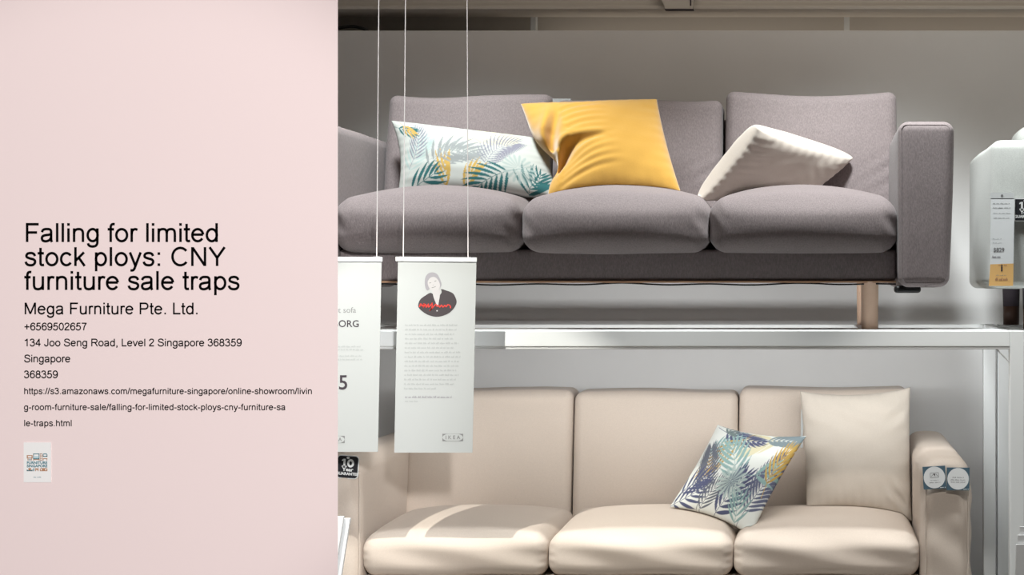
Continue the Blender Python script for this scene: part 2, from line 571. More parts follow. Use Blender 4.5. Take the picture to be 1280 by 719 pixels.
# ------------------------------------------------------------------ setting
ZS = EYE - 0.1421                 # top of the upper shelf
PLINTH = 0.20
mb = MB().box((-4, -5, -0.1), (3.2, 7, 0))
mb.build('floor', M['floor'], kind='structure')
MB().box((-4, -5, 3.45), (3.2, 7, 3.55)).build('ceiling', M['ceiling'], kind='structure')
wall_top = EYE + (VY - 38) * 6.0 / FPX
MB().box((-4, 6.0, 0), (3.2, 6.06, wall_top), 0.004).build('wall_back', M['wall'], kind='structure')
MB().box((-4, 6.42, 0), (3.2, 6.5, 3.45)).build('wall_recess', M['beam'], kind='structure')
zb = EYE + (VY - 11.5) * 6.0 / FPX
tb = MB().box((-4, 6.02, zb + 0.012), (3.2, 6.16, 3.45)).box((-4, 6.0, zb), (3.2, 6.18, zb + 0.014), 0.003)
tb.build('trim_1', M['beam'], kind='structure')
for i, px in enumerate((666.5, 1058.5)):
    x = (px - VX) * 6.3 / FPX
    MB().box((x - 0.011, 6.30, wall_top - 0.2), (x + 0.011, 6.34, 3.45), 0.002).build('trim_%d' % (i + 2), M['white_metal'], kind='structure')
MB().box((-4, 6.062, wall_top - 0.26), (3.2, 6.40, wall_top - 0.2)).build('trim_4', M['beam'], kind='structure')

# grey bracket under the ceiling beam
br = thing('ceiling_bracket', P(849, 12, 5.94), 'small grey tapered box bracket hanging in front of the beam above the wall', 'bracket')
a0, a1, a2, a3 = P(832, 11, 5.97), P(866, 11, 5.97), P(866, -60, 5.97), P(800, -60, 5.97)
v = [a0, a1, a2, a3] + [q + np.array([0, 0.0295, 0]) for q in (a0, a1, a2, a3)]
mesh_obj('bracket_body', v, [(0, 1, 2, 3), (7, 6, 5, 4), (4, 5, 1, 0), (5, 6, 2, 1), (6, 7, 3, 2), (7, 4, 0, 3)], M['beam'], br, False)
q0, q1 = P(831, 12.0, 5.965), P(867, 11.0, 5.965)
MB().box((q0[0], 5.966, q0[2]), (q1[0], 5.9995, q1[2]), 0.0008).build('bottom_plate', M['ink'], br)
q0, q1 = P(862.5, 7, 5.967), P(864, -60, 5.967)
MB().box((q0[0], 5.966, q0[2]), (q1[0], 5.971, q1[2])).build('side_seam', M['ink'], br)

# black cable looped over the wall panel
pts = catmull([P(405, 47, 6.11), P(414, 38, 6.09), P(427, 34.5, 6.08), P(441, 33, 6.08), P(453, 35.5, 6.08), P(461, 40, 6.09), P(468, 48, 6.11)], n=6)
tag(MB().tube(pts, 0.0055, 8).build('cable', M['black'], smooth=True), 'black cable looped over the top edge of the back wall', 'cable')

# ------------------------------------------------------------------ shelving racks
def rack(x0, x1, label, bars):
    zr = ZS
    t = thing('display_rack', ((x0 + x1) / 2, 5.3, 0), label, 'rack', None)
    yf, yb, pw = 4.90, 5.72, 0.0437
    zl = ZS - 0.050
    MB().box((x0 + pw, yf, zl), (x1 - pw, yf + 0.085, zr), 0.003).box((x0 + pw, yf + 0.004, zl - 0.008), (x1 - pw, yf + 0.045, zl + 0.002), 0.002).build('front_rail', M['white_metal'], t)
    MB().box((x0 + pw, yb - 0.03, zl), (x1 - pw, yb, zr), 0.003).build('back_rail', M['white_metal'], t)
    for x in (x0, x1 - pw):
        MB().box((x + 0.006, yf + pw, zl), (x + pw - 0.006, yb - pw, zr - 0.001), 0.003).build('side_rail', M['white_metal'], t)
    MB().box((x0 + pw, yf + 0.086, zr - 0.018), (x1 - pw, yf + 0.32, zr), 0.001).build('shade_slat', M['white_metal'], t)  # added slat, blocks spot light from reaching the lower backrests
    for xc in bars:
        MB().box((xc - 0.035, yf + 0.32, zr - 0.032), (xc + 0.035, yb - 0.03, zr), 0.002).build('cross_bar', M['white_metal'], t)
    MB().box((x0 + pw, yf + 0.03, PLINTH - 0.03), (x1 - pw, yb - 0.03, PLINTH - 0.002), 0.001).build('shelf_board', M['white_metal'], t)
    MB().box((x0 + pw, yf, PLINTH - 0.06), (x1 - pw, yf + 0.03, PLINTH), 0.003).build('front_rail', M['white_metal'], t)
    for x in (x0, x1 - pw):
        for y in (yf, yb - pw):
            MB().box((x, y, 0), (x + pw, y + pw, zr), 0.003).build('post', M['white_metal'], t)
    for sx, xx in ((1, x0 + pw), (-1, x1 - pw)):
        v = [(xx + sx * 0.04, yf + 0.014, zl - 0.006), (xx + sx * 0.046, yf + 0.014, zl - 0.006), (xx, yf + 0.014, zl - 0.064), (xx, yf + 0.014, zl - 0.056)]
        b = MB().tube([(xx + sx * 0.044, yf + 0.015, zl - 0.004), (xx - sx * 0.002, yf + 0.015, zl - 0.05)], 0.0028, 6)
        b.build('corner_brace', M['white_metal'], t)
    return t


SX0, SX1 = -1.52, 0.255          # between the arms of the grey sofa
rack(-1.95, 0.644, 'white metal display rack carrying the grey sofa over the beige sofa', (SX0 + 0.085, 0.172))
rack(0.651, 2.4, 'white metal display rack under the pale grey armchair at the right edge', (0.738, 1.53))

# ------------------------------------------------------------------ grey sofa
sofa = thing('sofa', (-0.63, 5.3, ZS), 'dark grey three seat fabric sofa with wooden legs on the upper shelf', 'sofa')


def arm_taper(w, u):
    # front of the arm narrows towards its foot
    c = 0.345
    k = np.clip((EYE + 0.45 - w[:, 2]) / 0.5, 0, 1)
    s = np.sign(w[:, 0] - MID[0])
    w[:, 0] -= np.where(s * MID[1] > 0, s * 0.016 * k ** 1.4, s * 0.002 * k)
    return w


def make_arm(x0, x1, z0, z1, y0, y1, mat, parent, outer, seed):
    global MID
    MID = ((x0 + x1) / 2, outer)
    a = soft_block('armrest', (x0, y0, z0), (x1, y1, z1), 0.032, mat, parent, (0.007, 0.004, 0.004), seed=seed, wob=0.002, n=(8, 24, 22), post=arm_taper)
    # seam around the front panel
    pts = np.array(loop_pts(x0 + 0.011, x1 - 0.016, z0 + 0.014, z1 - 0.012, y0 + 0.008, 0.016))
    k = np.clip((EYE + 0.45 - pts[:, 2]) / 0.5, 0, 1)
    s = np.sign(pts[:, 0] - MID[0])
    pts[:, 0] -= np.where(s * outer > 0, s * 0.016 * k ** 1.4, s * 0.002 * k)
    MB().tube(pts, 0.003, 6, True).build('piping', mat, a, True)
    return a


aZ0, aZ1 = EYE - 0.008, EYE + 0.512
make_arm(SX1 + 0.002, SX1 + 0.178, aZ0, aZ1, 4.95, 5.8, M['grey_fabric'], sofa, 1, 3)
make_arm(SX0 - 0.178, SX0 - 0.002, aZ0, aZ1, 4.95, 5.8, M['grey_fabric'], sofa, -1, 4)
W3 = (SX1 - SX0) / 3
for i in range(3):
    x0 = SX0 + i * W3 + 0.001
    x1 = x0 + W3 - 0.002

    def crease(w, u, i=i):
        # small pulls at the front corner seams
        fx = np.exp(-((np.abs(u[:, 0]) - 0.93) / 0.10) ** 2) * (u[:, 1] < -0.6)
        w[:, 1] += fx * 0.0022 * np.sin(u[:, 2] * 7 + u[:, 0] * 26 + i)
        return w
    soft_block('seat', (x0, 4.965, EYE + 0.105), (x1, 5.60, EYE + 0.268), 0.052, M['grey_fabric'], sofa, (0.004, 0.028, 0.064), seed=11 + i, wob=0.003, n=(30, 24, 12), post=crease)
bk = [(480, 687, 117), (690, 902, 123), (906, 1122, 115)]
for i, (pa, pb, yt) in enumerate(bk):
    Yb = 5.55
    x0, x1 = (pa - VX) * Yb / FPX, (pb - VX) * Yb / FPX
    zt = EYE + (VY - yt) * Yb / FPX

    def lean(w, u, i=i, zt=zt, x0=x0, x1=x1):
        k = (w[:, 2] - (EYE + 0.25)) / 0.45
        w[:, 1] += 0.09 * k - 0.02
        # corners pulled up a little, top edge uneven
        w[:, 2] += np.where(u[:, 2] > 0.5, 0.008 * u[:, 0] ** 4 + 0.005 * np.sin(u[:, 0] * 3.1 + i * 2.2), 0)
        # pinched folds near the lower right corner
        d = np.exp(-(((u[:, 0] - 0.85) / 0.22) ** 2 + ((u[:, 2] + 0.25) / 0.35) ** 2)) * (u[:, 1] < 0)
        w[:, 1] += d * 0.006 * np.sin((u[:, 2] * 1.2 - u[:, 0]) * 22)
        return w
    soft_block('backrest', (x0 + 0.001, 5.53, EYE + 0.22), (x1 - 0.001, 5.72, zt), 0.032, M['grey_fabric'], sofa, (0.003, 0.03, 0.0), seed=21 + i, wob=0.0035, n=(30, 8, 26), post=lean)
# whitish label showing over the middle back
q0, q1 = P(690, 128, 5.62), P(713, 123, 5.62)
MB().box((q0[0], 5.63, q0[2] - 0.02), (q1[0], 5.64, q1[2]), 0.001).build('care_label', M['card'], sofa)['label'] = 'white label'
base = soft_block('base', (SX0, 5.052, EYE + 0.012), (SX1, 5.78, EYE + 0.112), 0.010, M['grey_fabric'], sofa, seed=31, wob=0.0012, n=(40, 10, 4))
MB().box((SX0, 5.045, EYE + 0.006), (SX1, 5.06, EYE + 0.0125), 0.001).build('wood_strip', M['trim_wood'], base)
soft_block('back_frame', (SX0, 5.76, EYE + 0.10), (SX1, 5.83, EYE + 0.60), 0.02, M['grey_fabric'], sofa, seed=33, wob=0.002, n=(20, 4, 8))
# dark webbing edge under the base
pts = [(x, 5.054, EYE + 0.004 - 0.0035 * abs(math.sin(x * 5)) - 0.002 * math.sin(x * 23)) for x in np.linspace(SX0, SX1, 60)]
MB().tube(pts, 0.003, 6).build('dust_cover_edge', M['black'], base, True)
for x in (0.172, SX0 + 0.085):
    for y in (5.072, 5.60):
        m = MB().tube([(x, y, ZS + 0.0005), (x, y, ZS + 0.01), (x, y, EYE + 0.010)], [0.0262, 0.0268, 0.0282], 20)
        m.build('leg', M['wood'], sofa, True)
for s, x0, x1 in ((1, SX1 - 0.006, SX1 + 0.076), (-1, SX0 - 0.076, SX0 + 0.006)):
    soft_block('foot_glide', (x0, 4.99, EYE - 0.026), (x1, 5.08, EYE - 0.003), 0.010, M['black'], sofa, seed=2, wob=0.0005, n=(4, 4, 2))

# ------------------------------------------------------------------ beige sofa
LX0, LX1 = -1.425, 0.327
ZT = EYE - 0.787                 # seat edge height
low = thing('sofa', (-0.55, 5.35, PLINTH), 'beige three seat sofa with slipcover standing under the white shelf', 'sofa')


def make_soft_arm(x0, x1, outer, seed):
    zt = EYE - 0.548
    # profile of the arm from front to back, rounded at the front top edge
    v, f = rounded_box((x1 - x0, 0.90, zt - PLINTH - 0.05), 0.045, (8, 26, 24), 6)
    h = np.array([x1 - x0, 0.90, zt - PLINTH - 0.05]) / 2
    u = v / h
    v = v + np.array([(x0 + x1) / 2, 5.40, (zt + PLINTH + 0.05) / 2])
    v[:, 2] += 0.012 * np.clip(1 - u[:, 0] ** 2, 0, 1) * (u[:, 2] > 0.9)
    # loose cover: folds on the front panel below the top, fuller flank outside
    fr = np.clip(-u[:, 1] * 6 - 5, 0, 1)
    tz = (zt - v[:, 2])
    v[:, 1] += fr * (0.004 * np.sin(tz * 46 + u[:, 0] * 3.0) * np.exp(-((tz - 0.12) / 0.07) ** 2) + 0.005 * np.sin(tz * 31 - u[:, 0] * 2.5 + 1) * np.exp(-((tz - 0.25) / 0.08) ** 2))
    side = np.clip(u[:, 0] * outer * 5 - 4, 0, 1)
    v[:, 0] += outer * side * (0.010 * np.exp(-((tz - 0.12) / 0.04) ** 2) + 0.008 * np.clip((tz - 0.10) / 0.2, 0, 1) * (1 + 0.6 * np.sin(tz * 35)) * (tz < 0.45))
    v += (vnoise(v, 14, seed) * 0.0025)[:, None] * np.array([0.5, 1, 0.3])
    a = mesh_obj('armrest', v, f, M['beige_fabric'], low)
    xs, xe = (x0 + 0.016, x1 - 0.006) if outer > 0 else (x0 + 0.006, x1 - 0.003)
    for x in (xs, xe):
        pts = [(x + 0.0006 * math.sin(z * 60), 4.954 + 0.001 * math.sin(z * 40), z) for z in np.linspace(PLINTH + 0.08, zt - 0.045, 40)]
        MB().tube(pts, 0.0022, 6).build('piping', M['beige_fabric'], a, True)
    pts = [(x, 4.957, zt - 0.04 - 0.004 * math.sin((x - x0) * 30)) for x in np.linspace(xs, xe, 14)]
    MB().tube(pts, 0.0022, 6).build('piping', M['beige_fabric'], a, True)
    return a


make_soft_arm(LX1, LX1 + 0.155, 1, 5)
make_soft_arm(LX0 - 0.155, LX0, -1, 6)
cuts = [(450, 683), (683.5, 916), (916.5, 1150)]
for i, (pa, pb) in enumerate(cuts):
    x0, x1 = (pa - VX) / 400 + 0.001, (pb - VX) / 400 - 0.001

    def crease(w, u, i=i):
        fx = np.exp(-((np.abs(u[:, 0]) - 0.97) / 0.05) ** 2) * (u[:, 1] < -0.5)
        w[:, 1] += fx * 0.0012 * np.sin(u[:, 2] * 16 + i)
        w[:, 1] -= (u[:, 1] < -0.8) * 0.003 * np.sin(u[:, 0] * 5 + u[:, 2] * 4 + i)
        return w
    s = soft_block('seat', (x0, 4.95, ZT - 0.13), (x1, 5.57, ZT), 0.042, M['beige_fabric'], low, (0.003, 0.012, 0.040), seed=41 + i, wob=0.002, n=(30, 26, 10), post=crease, pillow=2.6)
bk = [(505, 714, 489), (716, 921.5, 490.5), (923.5, 1137, 487.5)]
for i, (pa, pb, yt) in enumerate(bk):
    Yb = 5.55
    x0, x1 = (pa - VX) * Yb / FPX, (pb - VX) * Yb / FPX
    zt = EYE + (VY - yt) * Yb / FPX

    def lean(w, u, i=i):
        k = (w[:, 2] - (EYE - 0.78)) / 0.45
        w[:, 1] += 0.08 * k - 0.02
        w[:, 2] += np.where(u[:, 2] > 0.5, 0.003 * np.sin(u[:, 0] * 3.0 + i * 2.2), 0)
        return w
    soft_block('backrest', (x0, 5.535, EYE - 0.86), (x1, 5.72, zt), 0.030, M['beige_fabric'], low, (0.002, 0.026, 0.0), seed=51 + i, wob=0.002, n=(30, 8, 26), post=lean)
soft_block('base', (LX0, 4.955, PLINTH + 0.05), (LX1, 5.84, ZT - 0.128), 0.015, M['beige_fabric'], low, (0, 0.004, 0), seed=61, wob=0.002, n=(40, 10, 6))
soft_block('back_frame', (LX0, 5.76, PLINTH + 0.2), (LX1, 5.85, EYE - 0.50), 0.03, M['beige_fabric'], low, seed=63, wob=0.002, n=(20, 4, 8))
for x in (LX0 - 0.08, LX1 + 0.08):
    for y in (5.02, 5.64):
        MB().tube([(x, y, PLINTH - 0.0015), (x, y, PLINTH + 0.07)], 0.022, 14).build('leg', M['dark_wood'], low, True)

# ------------------------------------------------------------------ pale armchair at the right edge
chair = thing('armchair', (1.1, 5.35, ZS), 'pale grey fabric armchair cut off by the right edge on the upper shelf', 'armchair')
cz0, cz1 = EYE - 0.012, EYE + 0.455
soft_block('armrest', (0.552, 4.97, cz0), (0.732, 5.72, cz1), 0.030, M['pale_fabric'], chair, (0.010, 0.012, 0.006), seed=71, wob=0.003, n=(8, 24, 22))
soft_block('armrest', (1.47, 4.97, cz0), (1.65, 5.72, cz1), 0.030, M['pale_fabric'], chair, (0.010, 0.012, 0.006), seed=72, wob=0.003, n=(8, 24, 22))
soft_block('seat', (0.735, 4.98, EYE + 0.12), (1.467, 5.5, EYE + 0.29), 0.05, M['pale_fabric'], chair, (0.003, 0.02, 0.05), seed=73)
soft_block('backrest', (0.690, 5.45, EYE + 0.22), (1.51, 5.66, EYE + 0.55), 0.05, M['pale_fabric'], chair, (0.0, 0.03, 0.01), seed=74)
soft_block('base', (0.73, 4.99, EYE + 0.0), (1.47, 5.7, EYE + 0.125), 0.015, M['pale_fabric'], chair, seed=75, wob=0.001, n=(20, 10, 4))
for x in (0.690, 1.53):
    for y in (5.06, 5.60):
        lg = MB().tube([(x, y, ZS + 0.0005), (x, y, ZS + 0.067)], [0.028, 0.029], 18).build('leg', M['dark_wood'], chair, True)
        MB().tube([(x, y, ZS + 0.066), (x, y, EYE + 0.005)], [0.029, 0.031], 18).build('leg_collar', M['ink'], lg, True)

# ------------------------------------------------------------------ throw pillows
def leafy(U, V, asp, fronds, ground=(0.80, 0.82, 0.78)):
    """colour of a print of palm fronds at sheet coordinates U, V"""
    p = np.stack([U * asp, V], 1)
    col = np.ones((len(p), 3)) * np.array(ground)

    def lay(mask, c):
        m = mask[:, None]
        col[:] = col * (1 - m) + np.array(c) * m
    for (bx, by, ang, ln, lw, nl, ll, c, bend, spread) in fronds:
        a = math.radians(ang)
        for i in range(nl):
            t = (i + 0.5) / nl
            aa = a + bend * t
            ca = a + bend * t / 2
            q = np.array([bx + math.cos(ca) * ln * t, by + math.sin(ca) * ln * t])
            for s in (-1, 1):
                d = aa + s * math.radians(spread * (1 - 0.55 * t))
                L = ll * (0.55 + 0.9 * math.sin(math.pi * min(1, t * 0.8 + 0.18))) * (1 if i < nl - 1 else 0.8)
                dx, dy = math.cos(d), math.sin(d)
                r = p - q
                u = (r[:, 0] * dx + r[:, 1] * dy) / L
                w = (-r[:, 0] * dy + r[:, 1] * dx) - s * (-0.20) * L * u * u
                hw = lw * 0.62 * np.sin(np.pi * np.clip(u, 0, 1) ** 0.8) * (L / ll) ** 0.5
                m = np.clip((hw - np.abs(w)) / 0.006 + 0.5, 0, 1) * (u > 0) * (u < 1)
                if m.any():
                    lay(m, c)
        # stem
        tt = np.linspace(-0.25, 0.95, 9)
        qs = [np.array([bx + math.cos(a + bend * t / 2) * ln * t, by + math.sin(a + bend * t / 2) * ln * t]) for t in tt]
        for q0, q1 in zip(qs[:-1], qs[1:]):
            e = q1 - q0
            h = np.clip(((p - q0) @ e) / (e @ e), 0, 1)
            d = np.linalg.norm(p - q0 - h[:, None] * e, axis=1)
            lay(np.clip((0.006 - d) / 0.004 + 0.5, 0, 1), c)
    return col


TEAL, SAGE, NAVY = (0.035, 0.13, 0.135), (0.25, 0.38, 0.37), (0.085, 0.095, 0.17)
GREY, LILAC, OCHRE, PALE, CREAM = (0.28, 0.30, 0.30), (0.23, 0.23, 0.28), (0.50, 0.33, 0.09), (0.40, 0.49, 0.47), (0.62, 0.58, 0.40)


def contact(sofa_root):
    from mathutils.bvhtree import BVHTree
    trees = []
    for kind in ('seat', 'backrest'):
        vs, fs = [], []
        for ch in sofa_root.children:
            if ch.name.split('.')[0] == kind:
                b = len(vs)
                o = np.array(sofa_root.location)
                vs += [tuple(np.array(v.co[:]) + o) for v in ch.data.vertices]
                fs += [tuple(i + b for i in p.vertices) for p in ch.data.polygons]
        trees.append(BVHTree.FromPolygons(vs, fs))
    return trees


def settle(verts, trees):
    # the cushion flattens where it rests on the seat and where it leans on the backrest
    for i, v in enumerate(verts):
        x, y, z = v
        h = trees[0].ray_cast((x, y, z + 0.6), (0, 0, -1))[0]
        if h is not None and z < h[2] + 0.0015 and h[2] - z < 0.2:
            z = h[2] + 0.0015
        h = trees[1].ray_cast((x, y - 1.0, z), (0, 1, 0))[0]
        if h is not None and y > h[1] - 0.0015 and y - h[1] < 0.3:
            y = h[1] - 0.0015
        verts[i] = np.array([x, y, z])
    return verts


def throw_pillow(name, corners, normal, tf, tb, mat, label, n=(90, 70), pinch=(0.05, 0.05), wr=None, print_=None, seed=1, expo=0.42, shape=None, on=None):
    """corners BL, BR, TR, TL in the world; the two faces belly out along +-normal"""
    BL, BR, TR, TL = [np.array(c, float) for c in corners]
    nrm = np.array(normal, float)
    nrm /= np.linalg.norm(nrm)
    s = lambda k: np.sin(np.linspace(-math.pi / 2, math.pi / 2, k + 1)) * 0.55 + np.linspace(-1, 1, k + 1) * 0.45
    us, vs = s(n[0]), s(n[1])
    Ug, Vg = np.meshgrid(us, vs, indexing='ij')
    U, V = Ug.ravel(), Vg.ravel()
    up = U * (1 - pinch[0] * (1 - V ** 2) * 1.0)
    vp = V * (1 - pinch[1] * (1 - U ** 2) * 1.0)
    a, b = (up[:, None] + 1) / 2, (vp[:, None] + 1) / 2
    mid = BL * (1 - a) * (1 - b) + BR * a * (1 - b) + TR * a * b + TL * (1 - a) * b
    th = (np.clip(1 - U ** 2, 0, 1) * np.clip(1 - V ** 2, 0, 1)) ** expo
    if shape is not None:
        mid = mid + shape(U, V)
    w = wr(U, V) if wr is not None else 0 * U
    base = vnoise(np.stack([U, V, 0 * U], 1), 5, seed) * 0.004 + vnoise(np.stack([U, V, 0 * U], 1), 13, seed + 5) * 0.0018
    edge = np.clip(th * 2.2, 0, 1)
    # gathers running in from the seams
    gath = 0.0011 * np.sin(U * 38 + 3 * np.sin(V * 2)) * np.exp(-(1 - np.abs(V)) * 7) + 0.0011 * np.sin(V * 32 + 2 * np.sin(U * 3)) * np.exp(-(1 - np.abs(U)) * 7)
    front = mid + nrm * (tf * th + edge * (base + w) + gath * edge)[:, None]
    back = mid - nrm * (tb * th + edge * base)[:, None]
    N0, N1 = len(us), len(vs)
    idb = -np.ones(N0 * N1, int)
    verts = list(front)
    for i in range(N0):
        for j in range(N1):
            k = i * N1 + j
            if i in (0, N0 - 1) or j in (0, N1 - 1):
                idb[k] = k
            else:
                idb[k] = len(verts)
                verts.append(back[k])
    faces = []
    for i in range(N0 - 1):
        for j in range(N1 - 1):
            q = [i * N1 + j, (i + 1) * N1 + j, (i + 1) * N1 + j + 1, i * N1 + j + 1]
            faces.append(tuple(q))
            faces.append(tuple(int(idb[k]) for k in q[::-1]))
    if on is not None:
        verts = settle(verts, on)
    cols = None
    if print_ is not None:
        cf = print_(U, V)
        cols = np.concatenate([cf, cf[[k for k in range(N0 * N1) if idb[k] >= N0 * N1]]])
    # faces must look outward: check against the normal
    fa = np.array(verts)[list(faces[2 * (N1 * N0 // 4)])]
    if np.dot(np.cross(fa[1] - fa[0], fa[2] - fa[1]), nrm) < 0:
        faces = [q[::-1] for q in faces]
    o = mesh_obj(name, verts, faces, mat, cols=cols)
    return tag(o, label, 'cushion')


# leaf print cushion on the grey sofa
on_grey, on_beige = contact(sofa), contact(low)
fr_a = [(-1.75, -0.55, 70, 1.1, 0.045, 8, 0.40, PALE, -0.5, 55),
        (-0.2, 0.55, 10, 1.4, 0.05, 9, 0.40, CREAM, -0.2, 60),
        (-1.65, -0.25, 65, 1.0, 0.028, 9, 0.36, LILAC, 0.3, 50),
        (-1.25, -0.45, 48, 1.55, 0.058, 9, 0.52, GREY, -1.0, 62),
        (0.35, -0.35, 72, 1.25, 0.030, 15, 0.48, LILAC, -0.9, 62),
        (-0.75, -1.0, 100, 0.7, 0.05, 4, 0.55, OCHRE, -0.4, 32),
        (-0.35, -1.0, 60, 0.7, 0.05, 4, 0.50, OCHRE, -0.3, 32),
        (-1.75, -0.98, 25, 0.85, 0.055, 5, 0.46, TEAL, 0.1, 55),
        (0.95, -0.45, 200, 1.1, 0.058, 7, 0.52, TEAL, 0.25, 60),
        (1.25, -1.05, 70, 0.5, 0.055, 4, 0.55, TEAL, -0.7, 60),
        (-1.95, 0.75, -30, 0.5, 0.04, 5, 0.26, TEAL, 0.4, 50),
        (-0.95, -0.15, 20, 1.1, 0.045, 7, 0.40, GREY, -0.5, 60),
        (1.55, -0.95, 80, 0.6, 0.045, 5, 0.38, TEAL, -0.4, 58),
        (-1.8, 0.85, -60, 0.4, 0.04, 3, 0.26, OCHRE, 0.4, 40)]


def print_a(U, V):
    c = leafy(U, V, 2.05, fr_a, (0.50, 0.52, 0.49))
    p = np.stack([U * 2.05 - 1.2, V + 0.35], 1)   # pale round fan leaf
    r = np.hypot(p[:, 0], p[:, 1]); a = np.arctan2(p[:, 1], p[:, 0])
    m = np.clip((0.42 + 0.05 * np.cos(a * 18) - r) / 0.03, 0, 1) * (0.55 + 0.45 * np.cos(a * 18)) * 0.9
    return c * (1 - m[:, None]) + np.array(PALE) * 0.85 * m[:, None]


throw_pillow('throw_pillow', [P(497, 243, 5.34), P(701, 248, 5.30), P(692, 176, 5.43), P(489, 151, 5.46)], (0.03, -0.9, 0.40), 0.075, 0.06,
             M['printed_fabric'], 'long white cushion with teal palm leaf print at the left of the grey sofa', (220, 120), (0.075, 0.05), print_=print_a, seed=5, on=on_grey)


def wr_y(U, V):
    # deep fold running in from the middle of the left edge, shorter one above it
    def fold(x0, y0, x1, y1, wd, dp, curve=0.0):
        dx, dy = x1 - x0, y1 - y0
        L2 = dx * dx + dy * dy
        t = ((U - x0) * dx + (V - y0) * dy) / L2
        dist = ((U - x0) * -dy + (V - y0) * dx) / math.sqrt(L2) - curve * t * (1 - t)
        e = np.clip(t / 0.1, 0, 1) * np.clip((1.15 - t) / 0.7, 0, 1) * (t > 0)
        return -dp * np.exp(-(dist / wd) ** 2) * e + dp * 0.6 * np.exp(-((dist - 1.7 * wd) / wd) ** 2) * e
    w = fold(-1.0, -0.62, -0.05, 0.02, 0.085, 0.042, 0.55)
    w += fold(-0.95, -0.2, -0.50, 0.72, 0.085, 0.032, -0.2)
    for k in range(5):
        w += fold(-0.5, 0.02 + 0.15 * k, 0.15, 0.22 + 0.15 * k, 0.055, 0.005, 0.2)
        w += fold(-0.85, -0.95 + 0.1 * k, 0.15, -0.55 + 0.16 * k, 0.05, 0.006, 0.25)
    return w


def sh_y(U, V):
    d = np.zeros((len(U), 3))
    # left edge dented inwards under the upper left corner
    k = np.exp(-((V + 0.35) / 0.38) ** 2) * np.clip((-U + 0.2) / 1.2, 0, 1) ** 2
    d[:, 0] += 0.055 * k
    d[:, 1] += 0.02 * k
    return d


throw_pillow('throw_pillow', [P(684, 246, 5.20), P(852, 243, 5.20), P(821, 124, 5.40), P(651, 130, 5.40)], (0.05, -0.88, 0.42), 0.085, 0.04,
             M['yellow_fabric'], 'mustard yellow square cushion leaning on the middle of the grey sofa', (120, 110), (0.03, 0.05), wr=wr_y, seed=8, shape=sh_y, on=on_grey)


def wr_c(U, V):
    w = 0.0015 * np.sin((U * 1.0 + V * 0.6) * 26) * np.exp(-((U - 0.6) / 0.35) ** 2)
    w += 0.0004 * np.sin((U * 0.4 - V) * 30) * np.exp(-((U + 0.75) / 0.2) ** 2)
    return w


throw_pillow('throw_pillow', [P(872, 250, 5.24), P(1003, 246, 5.44), P(1066, 197, 5.50), P(946, 159, 5.15)], (0.38, -0.66, -0.62), 0.05, 0.12,
             M['cream_fabric'], 'plain cream cushion slumped on one edge on the grey sofa', (100, 90), (0.03, 0.05), wr=wr_c, seed=12, on=on_grey, expo=0.3)

# leaf print cushion on the beige sofa
fr_b = [(-0.85, 0.2, 55, 0.9, 0.045, 7, 0.30, SAGE, -0.3, 50),
        (0.75, 0.95, 200, 0.9, 0.07, 5, 0.5, CREAM, 0.4, 50),
        (-0.75, 0.85, -15, 1.1, 0.045, 9, 0.30, NAVY, 0.3, 50),
        (-0.15, 0.75, 235, 1.2, 0.040, 8, 0.40, OCHRE, 0.2, 50),
        (-0.45, -0.75, 100, 1.2, 0.038, 13, 0.42, (0.13, 0.14, 0.17), 0.35, 50),
        (0.25, -0.25, 125, 1.05, 0.055, 7, 0.48, SAGE, 0.1, 55),
        (-1.0, -0.75, 60, 0.7, 0.042, 6, 0.36, NAVY, -0.7, 60),
        (0.05, -1.0, 60, 1.0, 0.055, 8, 0.46, NAVY, 0.35, 55),
        (0.75, -0.75, 75, 1.25, 0.040, 14, 0.42, (0.12, 0.13, 0.20), 0.1, 55),
        (0.55, -0.05, 20, 0.5, 0.06, 3, 0.40, SAGE, 0.3, 50),
        (0.35, 0.8, 10, 0.8, 0.05, 8, 0.30, (0.2, 0.25, 0.27), -0.3, 45),
        (0.95, -0.15, 95, 0.85, 0.032, 7, 0.34, OCHRE, -0.3, 42),
        (-1.08, -0.98, 28, 0.75, 0.040, 6, 0.34, NAVY, 0.2, 62),
        (0.62, -1.02, 95, 0.5, 0.036, 5, 0.34, SAGE, 0.3, 58),
        (-0.35, -1.0, 75, 0.8, 0.030, 9, 0.30, (0.13, 0.14, 0.17), -0.3, 55),
        (-0.85, 0.98, -10, 0.4, 0.04, 4, 0.22, (0.16, 0.2, 0.2), -0.3, 45)]


def print_b(U, V):
    c = leafy(U, V, 1.1, fr_b, (0.68, 0.70, 0.67))
    p = np.stack([U * 1.1 - 0.15, V + 0.30], 1)
    r = np.hypot(p[:, 0], p[:, 1]); a = np.arctan2(p[:, 1], p[:, 0])
    m = np.clip((0.34 + 0.05 * np.cos(a * 16) - r) / 0.03, 0, 1) * (0.6 + 0.4 * np.cos(a * 16))
    return c * (1 - m[:, None]) + np.array(PALE) * m[:, None]


throw_pillow('throw_pillow', [P(837, 634, 5.28), P(938, 671, 5.05), P(1008, 545, 5.30), P(897, 531, 5.46)], (-0.10, -0.80, 0.45), 0.065, 0.05,
             M['printed_fabric'], 'white cushion with navy palm leaf print tilted on the beige sofa', (180, 170), (0.06, 0.12), print_=print_b, seed=15, expo=0.5, on=on_beige)


def wr_n(U, V):
    w = 0.004 * np.sin((U - 1.6 * V) * 11) * np.exp(-(((U - 0.8) / 0.3) ** 2 + ((V - 0.55) / 0.25) ** 2))
    w += 0.006 * np.sin((U + 1.2 * V) * 16) * np.exp(-(((U - 0.85) / 0.25) ** 2 + ((V + 0.75) / 0.25) ** 2))
    w += 0.003 * np.sin((U * 0.5 + V) * 14) * np.exp(-((V - 0.6) / 0.25) ** 2)
    return w


